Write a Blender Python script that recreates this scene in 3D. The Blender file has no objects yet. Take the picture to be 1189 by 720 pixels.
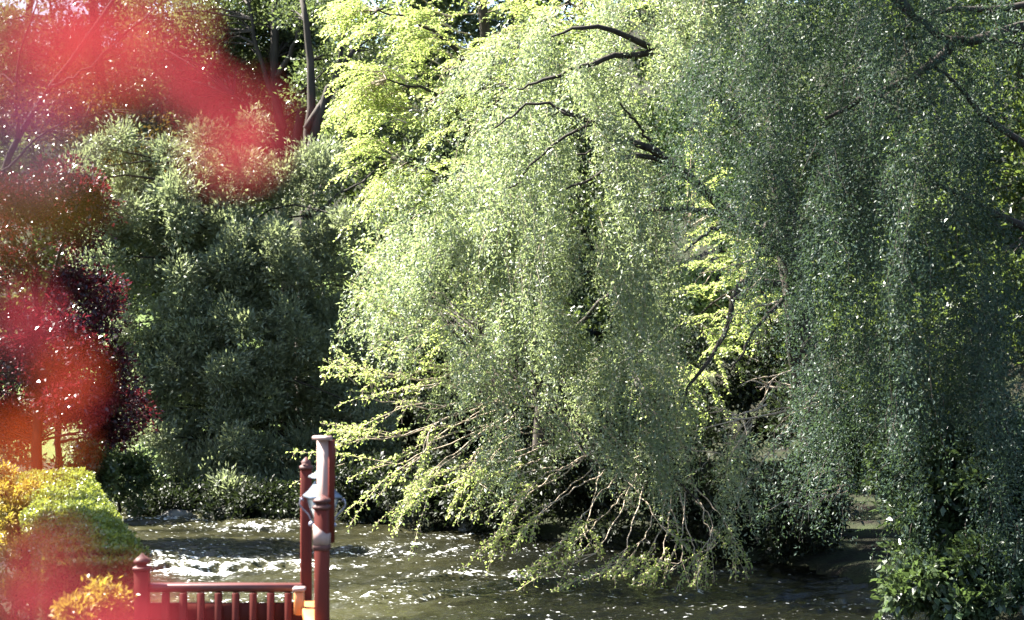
import bpy, math
import numpy as np

rng = np.random.default_rng(7)
R = math.radians
scene = bpy.context.scene
COL = scene.collection
F = 2219.0                     # focal length in photo pixels (photo 1189 x 720)
WATER = -3.6

def W(px, py, D):
    return np.array([(px - 594.5) / F * D, D, -(py - 360.0) / F * D])

# ---------------------------------------------------------------- object helpers
def tag(o, label=None, cat=None, group=None, kind=None):
    if label: o['label'] = label
    if cat: o['category'] = cat
    if group: o['group'] = group
    if kind: o['kind'] = kind
    return o

def empty(name, loc, label, cat, group=None):
    o = bpy.data.objects.new(name, None)
    o.empty_display_size = .2
    o.location = [float(v) for v in loc]
    COL.objects.link(o)
    return tag(o, label, cat, group)

def link_mesh(name, V, faces_flat, sizes, mat, parent=None, smooth=False):
    V = np.asarray(V, dtype=np.float32)
    if parent is not None:
        p = parent; off = np.zeros(3)
        while p is not None:
            off = off + np.array(p.location); p = p.parent
        V = V - off.astype(np.float32)
    me = bpy.data.meshes.new(name)
    faces_flat = np.asarray(faces_flat, dtype=np.int32); sizes = np.asarray(sizes, dtype=np.int32)
    me.vertices.add(len(V)); me.vertices.foreach_set('co', V.ravel())
    me.loops.add(len(faces_flat)); me.loops.foreach_set('vertex_index', faces_flat)
    me.polygons.add(len(sizes))
    me.polygons.foreach_set('loop_start', np.concatenate([[0], np.cumsum(sizes)[:-1]]).astype(np.int32))
    if smooth:
        me.polygons.foreach_set('use_smooth', np.ones(len(sizes), dtype=bool))
    me.update(calc_edges=True)
    me.materials.append(mat)
    o = bpy.data.objects.new(name, me)
    COL.objects.link(o)
    if parent is not None: o.parent = parent
    return o

def nrm(v):
    v = np.asarray(v, float)
    return v / np.maximum(np.linalg.norm(v, axis=-1, keepdims=True), 1e-9)

class Leaves:
    """many small four-cornered leaves"""
    def __init__(self): self.V = []
    def add(self, P, A, N, L, Wd, fold=.25, mid=.45):
        n = len(P)
        L = np.broadcast_to(L, n)[:, None]; Wd = np.broadcast_to(Wd, n)[:, None]
        A = nrm(A); S = nrm(np.cross(A, N)); N = np.cross(S, A)
        a = P; c = P + A * L - N * Wd * .15
        m = P + A * L * mid + N * Wd * fold
        self.V.append(np.stack([a, m + S * Wd * .5, c, m - S * Wd * .5], 1).reshape(-1, 3))
    def build(self, name, mat, parent):
        V = np.concatenate(self.V); n = len(V) // 4
        return link_mesh(name, V, np.arange(4 * n), np.full(n, 4), mat, parent)

class Mesh:
    def __init__(self): self.V = []; self.F = []; self.S = []; self.n = 0
    def _add(self, V, faces):
        for f in faces:
            self.F.extend([i + self.n for i in f]); self.S.append(len(f))
        self.V.append(np.asarray(V, float)); self.n += len(V)
    def tube(self, pts, rad, sides=6, cap=True):
        pts = np.asarray(pts, float); k = len(pts)
        rad = np.broadcast_to(rad, k)
        T = nrm(np.gradient(pts, axis=0))
        ref = np.array([0.31, .17, .93]) if abs(T[0, 2]) < .9 else np.array([1., .2, .1])
        U = nrm(np.cross(T, ref)); Vv = np.cross(T, U)
        a = np.arange(sides) * 2 * math.pi / sides
        ring = pts[:, None, :] + rad[:, None, None] * (np.cos(a)[None, :, None] * U[:, None, :] + np.sin(a)[None, :, None] * Vv[:, None, :])
        V = ring.reshape(-1, 3)
        i = np.arange(k - 1)[:, None] * sides; j = np.arange(sides)[None, :]; j2 = (j + 1) % sides
        q = np.stack([i + j, i + j2, i + sides + j2, i + sides + j], -1).reshape(-1, 4) + self.n
        self.F.extend(q.ravel().tolist()); self.S.extend([4] * len(q))
        if cap:
            self.F.extend((np.arange(sides)[::-1] + self.n).tolist()); self.S.append(sides)
            self.F.extend((np.arange(sides) + (k - 1) * sides + self.n).tolist()); self.S.append(sides)
        self.V.append(V); self.n += len(V)
    def box(self, c, s, rz=0, bev=.0):
        """chamfered box, centre c, full size s, turned rz about z"""
        hx, hy, hz = [v / 2 for v in s]
        b = min(bev, hx * .45, hy * .45, hz * .45)
        if b <= 0:
            P = [(x, y, z) for z in (-hz, hz) for x, y in ((-hx, -hy), (hx, -hy), (hx, hy), (-hx, hy))]
            fs = [(3, 2, 1, 0), (4, 5, 6, 7)] + [(i, (i + 1) % 4, (i + 1) % 4 + 4, i + 4) for i in range(4)]
        else:
            def oct_(x, y, bb, z): return [(-x + bb, -y, z), (x - bb, -y, z), (x, -y + bb, z), (x, y - bb, z), (x - bb, y, z), (-x + bb, y, z), (-x, y - bb, z), (-x, -y + bb, z)]
            P = oct_(hx - b, hy - b, b * .5, -hz) + oct_(hx, hy, b, -hz + b) + oct_(hx, hy, b, hz - b) + oct_(hx - b, hy - b, b * .5, hz)
            fs = [tuple(range(7, -1, -1)), tuple(range(24, 32))]
            for r in range(3):
                fs += [(r * 8 + i, r * 8 + (i + 1) % 8, r * 8 + 8 + (i + 1) % 8, r * 8 + 8 + i) for i in range(8)]
        P = np.array(P); ca, sa = math.cos(rz), math.sin(rz)
        P = np.stack([P[:, 0] * ca - P[:, 1] * sa, P[:, 0] * sa + P[:, 1] * ca, P[:, 2]], 1) + np.asarray(c, float)
        self._add(P, fs)
    def rings(self, c, prof, sides, rz=0, sq=True):
        """lathe of a profile [(radius or half width, z)] with few or many sides"""
        c = np.asarray(c, float); k = len(prof)
        a = np.arange(sides) * 2 * math.pi / sides + rz + (math.pi / 4 if sides == 4 else 0)
        f = 1 / math.cos(math.pi / sides) if sq else 1
        V = np.array([[c[0] + r * f * math.cos(t), c[1] + r * f * math.sin(t), c[2] + z] for r, z in prof for t in a])
        fs = [(i * sides + j, i * sides + (j + 1) % sides, (i + 1) * sides + (j + 1) % sides, (i + 1) * sides + j) for i in range(k - 1) for j in range(sides)]
        fs += [tuple(range(sides))[::-1], tuple(range((k - 1) * sides, k * sides))]
        self._add(V, fs)
    def prism(self, pts, y0, y1, c, rz):
        """outline in x-z, from depth y0 to y1, turned rz about z and moved to c"""
        n = len(pts); P = [(x, y0, z) for x, z in pts] + [(x, y1, z) for x, z in pts]
        P = np.array(P); ca, sa = math.cos(rz), math.sin(rz)
        P = np.stack([P[:, 0] * ca - P[:, 1] * sa, P[:, 0] * sa + P[:, 1] * ca, P[:, 2]], 1) + np.asarray(c, float)
        self._add(P, [tuple(range(n)), tuple(range(2 * n - 1, n - 1, -1))] + [(i + n, (i + 1) % n + n, (i + 1) % n, i) for i in range(n)])
    def build(self, name, mat, parent=None, smooth=False):
        return link_mesh(name, np.concatenate(self.V), self.F, self.S, mat, parent, smooth)

def curve(pts, n=12, wob=0.0):
    """smooth line through a few points"""
    pts = np.asarray(pts, float); k = len(pts)
    if k == 2:
        t = np.linspace(0, 1, n)[:, None]; q = pts[0] * (1 - t) + pts[1] * t
    else:
        P = np.vstack([2 * pts[0] - pts[1], pts, 2 * pts[-1] - pts[-2]])
        u = np.linspace(0, k - 1 - 1e-6, n); i = u.astype(int); f = (u - i)[:, None]
        a, b, c, d = P[i], P[i + 1], P[i + 2], P[i + 3]
        q = .5 * (2 * b + (c - a) * f + (2 * a - 5 * b + 4 * c - d) * f ** 2 + (3 * b - a - 3 * c + d) * f ** 3)
    if wob:
        w = rng.normal(0, wob, (n, 3)); w[0] = 0; q = q + w
    return q

def taper(a, b, n): return np.linspace(a, b, n)

# ---------------------------------------------------------------- numpy noise
_lat = np.random.default_rng(3).random((64, 64))
def vnoise(x, y):
    xi = np.floor(x).astype(int); yi = np.floor(y).astype(int); fx = x - xi; fy = y - yi
    fx = fx * fx * (3 - 2 * fx); fy = fy * fy * (3 - 2 * fy)
    g = lambda i, j: _lat[i & 63, j & 63]
    return (g(xi, yi) * (1 - fx) + g(xi + 1, yi) * fx) * (1 - fy) + (g(xi, yi + 1) * (1 - fx) + g(xi + 1, yi + 1) * fx) * fy
def fbm(x, y, o=4):
    s = 0; a = .5
    for k in range(o):
        s = s + a * vnoise(x * 2 ** k + 17 * k, y * 2 ** k + 31 * k); a *= .5
    return s

# ---------------------------------------------------------------- materials
def newmat(name):
    m = bpy.data.materials.new(name); m.use_nodes = True
    nt = m.node_tree; nt.nodes.clear()
    return m, nt, nt.nodes.new('ShaderNodeOutputMaterial')

NEAR = ('crimson_leaf', 'orange_leaf', 'olive_leaf', 'mauve_petal', 'golden_leaf', 'hedge_leaf')
def leafmat(name, c1, c2, trans, tmix=.4, rough=.35, spec=.5, c3=None):
    k = 1.0 if name in NEAR else .8 if name in ('lime_leaf', 'willow_leaf') else .62
    c1, c2, trans = [tuple(v * k for v in c) for c in (c1, c2, trans)]; c3 = c3 and tuple(v * k for v in c3)
    m, nt, out = newmat(name); N = nt.nodes; L = nt.links
    g = N.new('ShaderNodeNewGeometry')
    ramp = N.new('ShaderNodeValToRGB'); e = ramp.color_ramp.elements
    e[0].color = (*c1, 1); e[1].color = (*c2, 1)
    if c3: q = e.new(.82); q.color = (*c2, 1); e[-1].color = (*c3, 1)
    L.new(g.outputs['Random Per Island'], ramp.inputs[0])
    tc = N.new('ShaderNodeTexCoord'); nz = N.new('ShaderNodeTexNoise'); nz.inputs['Scale'].default_value = 1.3
    L.new(tc.outputs['Object'], nz.inputs['Vector'])
    hsv = N.new('ShaderNodeHueSaturation')
    mr = N.new('ShaderNodeMapRange'); mr.inputs[1].default_value = .3; mr.inputs[2].default_value = .7; mr.inputs[3].default_value = .485; mr.inputs[4].default_value = .515
    L.new(nz.outputs['Fac'], mr.inputs[0]); L.new(mr.outputs[0], hsv.inputs['Hue']); L.new(ramp.outputs[0], hsv.inputs['Color'])
    p = N.new('ShaderNodeBsdfPrincipled'); p.inputs['Roughness'].default_value = rough
    p.inputs['Specular IOR Level'].default_value = spec
    L.new(hsv.outputs[0], p.inputs['Base Color'])
    t = N.new('ShaderNodeBsdfTranslucent')
    mul = N.new('ShaderNodeMix'); mul.data_type = 'RGBA'; mul.inputs[0].default_value = .75
    L.new(hsv.outputs[0], mul.inputs[6]); mul.inputs[7].default_value = (*trans, 1)
    L.new(mul.outputs[2], t.inputs['Color'])
    mx = N.new('ShaderNodeMixShader'); mx.inputs[0].default_value = tmix
    L.new(p.outputs[0], mx.inputs[1]); L.new(t.outputs[0], mx.inputs[2]); L.new(mx.outputs[0], out.inputs[0])
    return m

def simplemat(name, c1, c2, scale=6, rough=.6, spec=.4, stretch=(1, 1, 1), bump=.3, metal=0):
    m, nt, out = newmat(name); N = nt.nodes; L = nt.links
    tc = N.new('ShaderNodeTexCoord'); mp = N.new('ShaderNodeMapping'); mp.inputs['Scale'].default_value = stretch
    nz = N.new('ShaderNodeTexNoise'); nz.inputs['Scale'].default_value = scale; nz.inputs['Detail'].default_value = 6
    L.new(tc.outputs['Object'], mp.inputs[0]); L.new(mp.outputs[0], nz.inputs['Vector'])
    ramp = N.new('ShaderNodeValToRGB'); e = ramp.color_ramp.elements
    e[0].position = .3; e[1].position = .7; e[0].color = (*c1, 1); e[1].color = (*c2, 1)
    L.new(nz.outputs['Fac'], ramp.inputs[0])
    p = N.new('ShaderNodeBsdfPrincipled'); p.inputs['Roughness'].default_value = rough; p.inputs['Specular IOR Level'].default_value = spec; p.inputs['Metallic'].default_value = metal
    b = N.new('ShaderNodeBump'); b.inputs['Strength'].default_value = bump; b.inputs['Distance'].default_value = .02
    L.new(nz.outputs['Fac'], b.inputs['Height']); L.new(b.outputs[0], p.inputs['Normal'])
    L.new(ramp.outputs[0], p.inputs['Base Color']); L.new(p.outputs[0], out.inputs[0])
    return m

M = {}
M['bark'] = simplemat('bark', (.016, .013, .010), (.045, .037, .03), 9, .85, .2, (1, 1, .25), .8)
M['pale_bark'] = simplemat('pale_bark', (.22, .17, .12), (.4, .33, .25), 14, .8, .2, (1, 1, 1), .4)
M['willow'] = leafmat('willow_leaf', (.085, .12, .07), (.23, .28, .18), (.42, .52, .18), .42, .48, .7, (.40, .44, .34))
M['willow_shaded'] = leafmat('shaded_willow_leaf', (.030, .060, .046), (.066, .106, .078), (.12, .19, .065), .32, .5, .22)  # darker, bluer willow leaf: the right tree's shade put into its colour
M['lime'] = leafmat('lime_leaf', (.22, .29, .085), (.37, .44, .14), (.58, .72, .18), .5, .4, .4)
M['conifer'] = leafmat('evergreen_leaf', (0.161, 0.196, 0.119), (0.322, 0.357, 0.224), (0.42, 0.504, 0.21), .34, .45, .35)
M['plum'] = leafmat('purple_leaf', (.020, .007, .012), (.05, .012, .02), (.22, .02, .03), .3, .3, .5, (.22, .03, .05))
M['grey'] = leafmat('grey_green_leaf', (.07, .10, .05), (.14, .18, .09), (.25, .33, .09), .38, .3, .6)
M['glossy'] = leafmat('glossy_leaf', (.045, .075, .035), (.09, .13, .055), (.18, .28, .07), .3, .32, .5)
M['wood'] = leafmat('wood_leaf', (.05, .08, .03), (.11, .15, .05), (.25, .35, .06), .35, .35, .45)
M['shade'] = leafmat('shade_dark_leaf', (0.0108, 0.018, 0.0078), (0.027, 0.0372, 0.0168), (0.048, 0.072, 0.018), .22, .5, .25)  # near-black leaves paint the shade under the trees into their colour
M['hedge'] = leafmat('hedge_leaf', (0.0765, 0.09877, 0.02231), (0.1466, 0.1721, 0.03825), (0.255, 0.2932, 0.03825), .34, .35, .45)
M['hedge_core'] = simplemat('hedge_core', (.02, .025, .012), (.04, .05, .02), 12, .9, .1)
M['gold'] = leafmat('golden_leaf', (0.18, 0.132, 0.018), (0.264, 0.21, 0.03), (0.36, 0.3, 0.036), .4, .4, .4)
M['red'] = leafmat('crimson_leaf', (.08, .008, .012), (.13, .018, .026), (.22, .026, .034), .6, .7, 0)
M['orange'] = leafmat('orange_leaf', (.10, .012, .005), (.15, .02, .008), (.25, .04, .008), .6, .7, 0)
M['olive'] = leafmat('olive_leaf', (0.03, 0.021, 0.006), (0.048, 0.03, 0.009), (0.09, 0.06, 0.009), .4, .4, .4)
M['mauve'] = leafmat('mauve_petal', (.05, .03, .06), (.08, .05, .08), (.14, .06, .14), .5, .6, 0)
M['grass'] = leafmat('grass_blade', (0.054, 0.09, 0.018), (0.102, 0.138, 0.036), (0.18, 0.24, 0.036), .3, .5, .3)
M['paint'] = simplemat('red_brown_paint', (.075, .0105, .0065), (.115, .017, .010), 10, .55, .14, (1, 1, .2), .15)
M['rail'] = simplemat('worn_rail_paint', (0.056, 0.0128, 0.0112), (0.104, 0.028, 0.0224), 8, .38, .4, (.3, 1, 1), .15)
M['pale_wood'] = simplemat('glare_pink_wood', (.20, .125, .112), (.29, .20, .18), 9, .55, .4, (1, 1, .2), .15)  # pale pink puts sun glare on the lamp board's dark red into the colour
M['orange_wood'] = simplemat('sunlit_orange_wood', (0.4, 0.128, 0.04), (0.528, 0.208, 0.064), 9, .4, .5, (1, .3, 1), .15)  # orange tone paints sunlight into the side rail's wood
M['dark_cap'] = simplemat('dark_end_grain', (.05, .016, .014), (.09, .03, .025), 20, .6, .3)
M['lamp_metal'] = simplemat('grey_lamp_metal', (.10, .115, .14), (.18, .20, .23), 12, .35, .5, (1, 1, 1), .1, .6)
M['lamp_scroll'] = simplemat('blue_grey_iron', (.16, .16, .22), (.26, .26, .34), 12, .3, .5, (1, 1, 1), .1, .5)
M['stone'] = simplemat('river_stone', (.05, .048, .042), (.16, .155, .14), 5, .6, .4, (1, 1, 1), .6)
M['deck'] = simplemat('deck_boards', (.16, .05, .03), (.26, .09, .05), 6, .5, .4, (4, .4, 1), .3)

def glassmat():
    m, nt, out = newmat('frosted_lamp_glass'); N = nt.nodes; L = nt.links
    p = N.new('ShaderNodeBsdfPrincipled'); p.inputs['Base Color'].default_value = (.80, .82, .80, 1); p.inputs['Roughness'].default_value = .2
    t = N.new('ShaderNodeBsdfTranslucent'); t.inputs['Color'].default_value = (.85, .88, .85, 1)
    mx = N.new('ShaderNodeMixShader'); mx.inputs[0].default_value = .5
    L.new(p.outputs[0], mx.inputs[1]); L.new(t.outputs[0], mx.inputs[2]); L.new(mx.outputs[0], out.inputs[0])
    return m
M['glass'] = glassmat()

def groundmat():
    m, nt, out = newmat('bank_soil'); N = nt.nodes; L = nt.links
    tc = N.new('ShaderNodeTexCoord')
    nz = N.new('ShaderNodeTexNoise'); nz.inputs['Scale'].default_value = 2.2; nz.inputs['Detail'].default_value = 8
    L.new(tc.outputs['Object'], nz.inputs['Vector'])
    n2 = N.new('ShaderNodeTexNoise'); n2.inputs['Scale'].default_value = 22; n2.inputs['Detail'].default_value = 4
    L.new(tc.outputs['Object'], n2.inputs['Vector'])
    ramp = N.new('ShaderNodeValToRGB'); e = ramp.color_ramp.elements
    e[0].position = .35; e[0].color = (.010, .008, .006, 1); e[1].position = .62; e[1].color = (.020, .025, .011, 1)
    L.new(nz.outputs['Fac'], ramp.inputs[0])
    att = N.new('ShaderNodeAttribute'); att.attribute_name = 'lawn'
    r2 = N.new('ShaderNodeValToRGB'); f = r2.color_ramp.elements
    f[0].color = (.04, .065, .018, 1); f[1].color = (.08, .11, .03, 1); L.new(n2.outputs['Fac'], r2.inputs[0])
    mix = N.new('ShaderNodeMix'); mix.data_type = 'RGBA'
    L.new(att.outputs['Fac'], mix.inputs[0]); L.new(ramp.outputs[0], mix.inputs[6]); L.new(r2.outputs[0], mix.inputs[7])
    p = N.new('ShaderNodeBsdfPrincipled'); p.inputs['Roughness'].default_value = .95; p.inputs['Specular IOR Level'].default_value = .1
    b = N.new('ShaderNodeBump'); b.inputs['Distance'].default_value = .06; b.inputs['Strength'].default_value = .8
    L.new(n2.outputs['Fac'], b.inputs['Height']); L.new(b.outputs[0], p.inputs['Normal'])
    L.new(mix.outputs[2], p.inputs['Base Color']); L.new(p.outputs[0], out.inputs[0])
    return m
M['ground'] = groundmat()

def watermat():
    m, nt, out = newmat('river_water'); N = nt.nodes; L = nt.links
    tc = N.new('ShaderNodeTexCoord'); mp = N.new('ShaderNodeMapping'); mp.inputs['Scale'].default_value = (.55, 1, 1); mp.inputs['Rotation'].default_value = (0, 0, R(18))
    L.new(tc.outputs['Object'], mp.inputs[0])
    n1 = N.new('ShaderNodeTexNoise'); n1.inputs['Scale'].default_value = 9; n1.inputs['Detail'].default_value = 5; n1.inputs['Roughness'].default_value = .6
    n2 = N.new('ShaderNodeTexNoise'); n2.inputs['Scale'].default_value = 26; n2.inputs['Detail'].default_value = 3; n2.inputs['Roughness'].default_value = .6
    for n in (n1, n2): L.new(mp.outputs[0], n.inputs['Vector'])
    add = N.new('ShaderNodeMath'); add.operation = 'MULTIPLY_ADD'; add.inputs[1].default_value = .35
    L.new(n2.outputs['Fac'], add.inputs[0]); L.new(n1.outputs['Fac'], add.inputs[2])
    b = N.new('ShaderNodeBump'); b.inputs['Strength'].default_value = .55; b.inputs['Distance'].default_value = .08
    L.new(add.outputs[0], b.inputs['Height'])
    p = N.new('ShaderNodeBsdfPrincipled'); p.inputs['Base Color'].default_value = (.05, .047, .02, 1); p.inputs['Roughness'].default_value = .09
    p.inputs['IOR'].default_value = 1.33
    L.new(b.outputs[0], p.inputs['Normal'])
    sl = N.new('ShaderNodeAttribute'); sl.attribute_name = 'silt_sun'
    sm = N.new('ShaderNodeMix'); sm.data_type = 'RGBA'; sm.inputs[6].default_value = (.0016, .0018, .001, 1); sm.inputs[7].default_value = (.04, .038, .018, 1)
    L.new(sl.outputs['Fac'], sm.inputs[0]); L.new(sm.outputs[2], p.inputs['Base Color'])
    att = N.new('ShaderNodeAttribute'); att.attribute_name = 'foam_glint'
    # flecks: foam and painted sun glints, fine noise cut by the water's roughness
    s = N.new('ShaderNodeMath'); s.operation = 'ADD'; L.new(n2.outputs['Fac'], s.inputs[0]); L.new(att.outputs['Fac'], s.inputs[1])
    n3 = N.new('ShaderNodeTexNoise'); n3.inputs['Scale'].default_value = 20; n3.inputs['Detail'].default_value = 2; L.new(mp.outputs[0], n3.inputs['Vector'])
    m3 = N.new('ShaderNodeMath'); m3.operation = 'MULTIPLY_ADD'; m3.inputs[1].default_value = .55; L.new(att.outputs['Fac'], m3.inputs[0]); L.new(n3.outputs['Fac'], m3.inputs[2])
    k3 = N.new('ShaderNodeMapRange'); k3.inputs[1].default_value = .755; k3.inputs[2].default_value = .90; L.new(m3.outputs[0], k3.inputs[0])
    k1 = N.new('ShaderNodeMapRange'); k1.inputs[1].default_value = .92; k1.inputs[2].default_value = 1.15
    L.new(s.outputs[0], k1.inputs[0])
    mr = N.new('ShaderNodeMath'); mr.operation = 'MAXIMUM'; L.new(k1.outputs[0], mr.inputs[0]); L.new(k3.outputs[0], mr.inputs[1])
    f = N.new('ShaderNodeBsdfPrincipled'); f.inputs['Base Color'].default_value = (.66, .68, .68, 1); f.inputs['Roughness'].default_value = .45
    L.new(b.outputs[0], f.inputs['Normal'])
    mx = N.new('ShaderNodeMixShader'); L.new(mr.outputs[0], mx.inputs[0]); L.new(p.outputs[0], mx.inputs[1]); L.new(f.outputs[0], mx.inputs[2])
    L.new(mx.outputs[0], out.inputs[0])
    return m
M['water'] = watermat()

# ---------------------------------------------------------------- ground and river
RIVER = np.array([(-2.35, 13.9), (-2.75, 16), (-4.6, 22.6), (-7.9, 33.5), (-12, 39.5), (-24, 46), (-24, 52), (-11, 42.5), (-7.2, 36), (-5.5, 34.2), (-2.9, 33.2), (-.5, 30.8),
                  (2, 28.7), (3.7, 27.2), (4.8, 24.2), (5.4, 21), (7.2, 17), (14, 13), (40, 6), (40, 0), (14, 7), (7, 10.5), (2, 13.9)])

def river_dist(x, y):
    p = np.stack([x, y], -1); d = np.full(x.shape, 1e9); inside = np.zeros(x.shape, bool)
    n = len(RIVER)
    for i in range(n):
        a = RIVER[i]; b = RIVER[(i + 1) % n]; ab = b - a
        t = np.clip(((p - a) @ ab) / (ab @ ab), 0, 1)
        d = np.minimum(d, np.linalg.norm(p - a - t[..., None] * ab, axis=-1))
        c = ((a[1] > y) != (b[1] > y)) & (x < (b[0] - a[0]) * (y - a[1]) / (b[1] - a[1] + 1e-12) + a[0])
        inside ^= c
    return np.where(inside, -d, d)

def sstep(a, b, v):
    t = np.clip((v - a) / (b - a), 0, 1); return t * t * (3 - 2 * t)

def ground_z(x, y):
    x = np.asarray(x, float); y = np.asarray(y, float)
    d = river_dist(x, y)
    near = -1.7 - 1.15 * sstep(4, 12.5, y)                                   # terrace by the camera down to the deck level
    far = -3.5 + .12 * np.clip(d, 0, 8) + .42 * np.clip(d - 8, 0, 40)         # far bank, then a wooded slope
    side = sstep(-2, 2, (y - 24) + 2.2 * (x + 7.5) * (x < -4)) * (x > -14) + 0
    isfar = (y > 36.5) | ((y > 16) & (x > 1)) | (x > 7) | ((y > 26) & (x > -7.6))
    isfar = isfar & (y > 10)
    land = np.where(isfar, far, near) + (fbm(x * .9, y * .9) - .47) * .25
    land = np.where((y < 60) & (np.abs(x) < 40), land, land)
    bed = -4.5 + (fbm(x, y) - .5) * .4
    return bed + (land - bed) * sstep(-.7, .35, d)

def stretched(lo, hi, step, far):
    mid = np.arange(lo, hi + 1e-6, step)
    s = np.cumsum(step * 1.35 ** np.arange(1, 40)); s = s[s < far]
    return np.concatenate([lo - s[::-1], mid, hi + s])

def sheet(name, xs, ys, zf, mat):
    X, Y = np.meshgrid(xs, ys); Z = zf(X, Y); nx, ny = len(xs), len(ys)
    V = np.stack([X, Y, Z], -1).reshape(-1, 3)
    i = np.arange((nx - 1) * (ny - 1)); r = i // (nx - 1); c = i % (nx - 1); a = r * nx + c
    return link_mesh(name, V, np.stack([a, a + 1, a + nx + 1, a + nx], 1).ravel(), np.full(len(i), 4), mat, smooth=True), X, Y

g, X, Y = sheet('ground', stretched(-16, 12, .22, 400), stretched(0, 48, .22, 400), lambda x, y: ground_z(x, y), M['ground'])
tag(g, kind='structure')
dd = river_dist(X, Y)
lawn = ((dd > .8) & (X < -5)).astype(float) * (Y < 60) * sstep(25, 28, Y)
a = g.data.attributes.new('lawn', 'FLOAT', 'POINT'); a.data.foreach_set('value', lawn.ravel().astype(np.float32))

def flow_uv(x, y):
    c, s = math.cos(R(-24)), math.sin(R(-24))
    return x * c - y * s, x * s + y * c
def rapids(x, y):
    r = np.zeros_like(x)
    for (px, py, wx, wy, k) in ((235, 662, 1.3, .55, 1.0), (330, 655, 1.2, .4, .75), (200, 645, 1.0, .5, .6), (300, 610, 1.5, .8, .45), (170, 600, 1.2, 1.0, .5), (440, 640, 1.4, .7, .45), (470, 690, 1.6, .8, .35), (560, 668, 1.2, .4, .5), (545, 625, .5, .4, .55), (250, 700, 1.6, .8, .45), (750, 690, 1.5, .5, .25), (960, 700, 2.2, .6, .2)):
        D = -WATER * F / (py - 360); cx = (px - 594.5) / F * D
        r = np.maximum(r, k * np.exp(-((x - cx) / wx) ** 2 - ((y - D) / wy) ** 2))
    return r
def water_z(x, y):
    u, v = flow_uv(x, y); r = rapids(x, y)
    warp = (fbm(u * .7, v * .7) - .5) * 2.2
    a = fbm(u * 1.1 + warp, v * 2.4 + warp, 3) - .47
    b = 1 - np.abs(2 * fbm(u * 2.6 + 9, v * 4.2 + warp, 4) - .94)
    return WATER + a * (.16 + .3 * r) + (b - .8) * (.075 + .24 * r)
xs = np.arange(-12, 8.01, .045); ys = np.arange(19.5, 42, .045)
xs = np.concatenate([[-40, -30, -20, -15], xs, [10, 14, 22, 45]]); ys = np.concatenate([[0, 4, 8, 11, 13, 14.5, 16, 17.5, 18.6], ys, [44, 48, 54]])
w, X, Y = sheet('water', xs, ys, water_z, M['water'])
tag(w, kind='structure')
u, v = flow_uv(X, Y); r = rapids(X, Y); Zw = water_z(X, Y)
streak = fbm(u * .9, v * 3.5, 4); ridge = 1 - np.abs(2 * fbm(u * 2.6 + 9, v * 4.2 + (fbm(u * .7, v * .7) - .5) * 2.2, 4) - .94)
foam_glint = .12 + .30 * (streak - .47) + .42 * r * (.4 + .8 * sstep(.75, .98, ridge)) + .10 * sstep(.85, 1, ridge)
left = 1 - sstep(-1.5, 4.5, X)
foam_glint = foam_glint + .05 * left - .05
silt_sun = np.clip((.04 + .96 * (1 - sstep(-3.0, .5, X))) * (.25 + 1.5 * (fbm(u * .5 + 5, v * 1.3, 3) - .25)) + .3 * r, 0, 1)  # silt patches, plus painted sunlight on the left and shade on the right
at = w.data.attributes.new('silt_sun', 'FLOAT', 'POINT'); at.data.foreach_set('value', silt_sun.ravel().astype(np.float32))
at = w.data.attributes.new('foam_glint', 'FLOAT', 'POINT'); at.data.foreach_set('value', foam_glint.ravel().astype(np.float32))

# ---------------------------------------------------------------- foliage makers
def sphere_dirs(n):
    return nrm(rng.normal(size=(n, 3)))

def clump_leaves(lv, C, Rr, n, size, ar=.45, up=.3, flat=.7, shell=.45, flatten=.75):
    """n leaves round each clump centre: dense outer shell, axes outwards and a little upwards"""
    C = np.asarray(C, float); m = len(C); Rr = np.broadcast_to(Rr, m)
    nn = np.maximum(4, (n * (Rr / Rr.mean()) ** 2).astype(int))
    idx = np.repeat(np.arange(m), nn); k = len(idx)
    d = sphere_dirs(k); rad = (shell + (1 - shell) * rng.random(k) ** .7)
    lump = .8 + .35 * np.sin(d[:, 0] * 5 + idx) * np.sin(d[:, 1] * 4 + idx * 1.7) + .15 * np.sin(d[:, 2] * 7 + idx * 2.3)
    P = C[idx] + d * (rad * lump * Rr[idx])[:, None] * np.array([1, 1, flatten])
    A = d + rng.normal(0, .6, (k, 3)) + np.array([0, 0, up])
    N = nrm(rng.normal(0, flat, (k, 3)) + np.array([0, 0, 1.0]))
    L = size * rng.uniform(.7, 1.35, k)
    lv.add(P, A, N, L, L * ar * rng.uniform(.8, 1.2, k))

def attach(mesh, nodes, targets, r0=.02, r1=.006, sag=-.1, sides=4, n=6):
    """thin branches from the nearest skeleton node to each target"""
    nodes = np.asarray(nodes); 
    for t in np.asarray(targets):
        j = np.argmin(np.linalg.norm((nodes - t) * np.array([1, 1, 1.3]) + np.array([0, 0, .3]), axis=1))
        a = nodes[j]; mid = (a + t) / 2 + rng.normal(0, .08, 3) * np.linalg.norm(t - a) + np.array([0, 0, sag * -1 * np.linalg.norm(t - a)])
        mesh.tube(curve([a, mid, t], n), taper(r0, r1, n), sides, False)

def ellipsoid_clumps(c, r, n, lo=.55, front=True, bottom=-1.0):
    """clump centres through the outer half of an ellipsoid"""
    out = []
    while len(out) < n:
        d = sphere_dirs(1)[0]
        if d[2] < bottom: continue
        if front and d[1] > .55: continue
        out.append(np.asarray(c) + d * np.asarray(r) * rng.uniform(lo, 1.0))
    return np.array(out)

def base_of(x, y): return np.array([x, y, float(ground_z(np.array([x]), np.array([y]))[0]) - .05])

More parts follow.
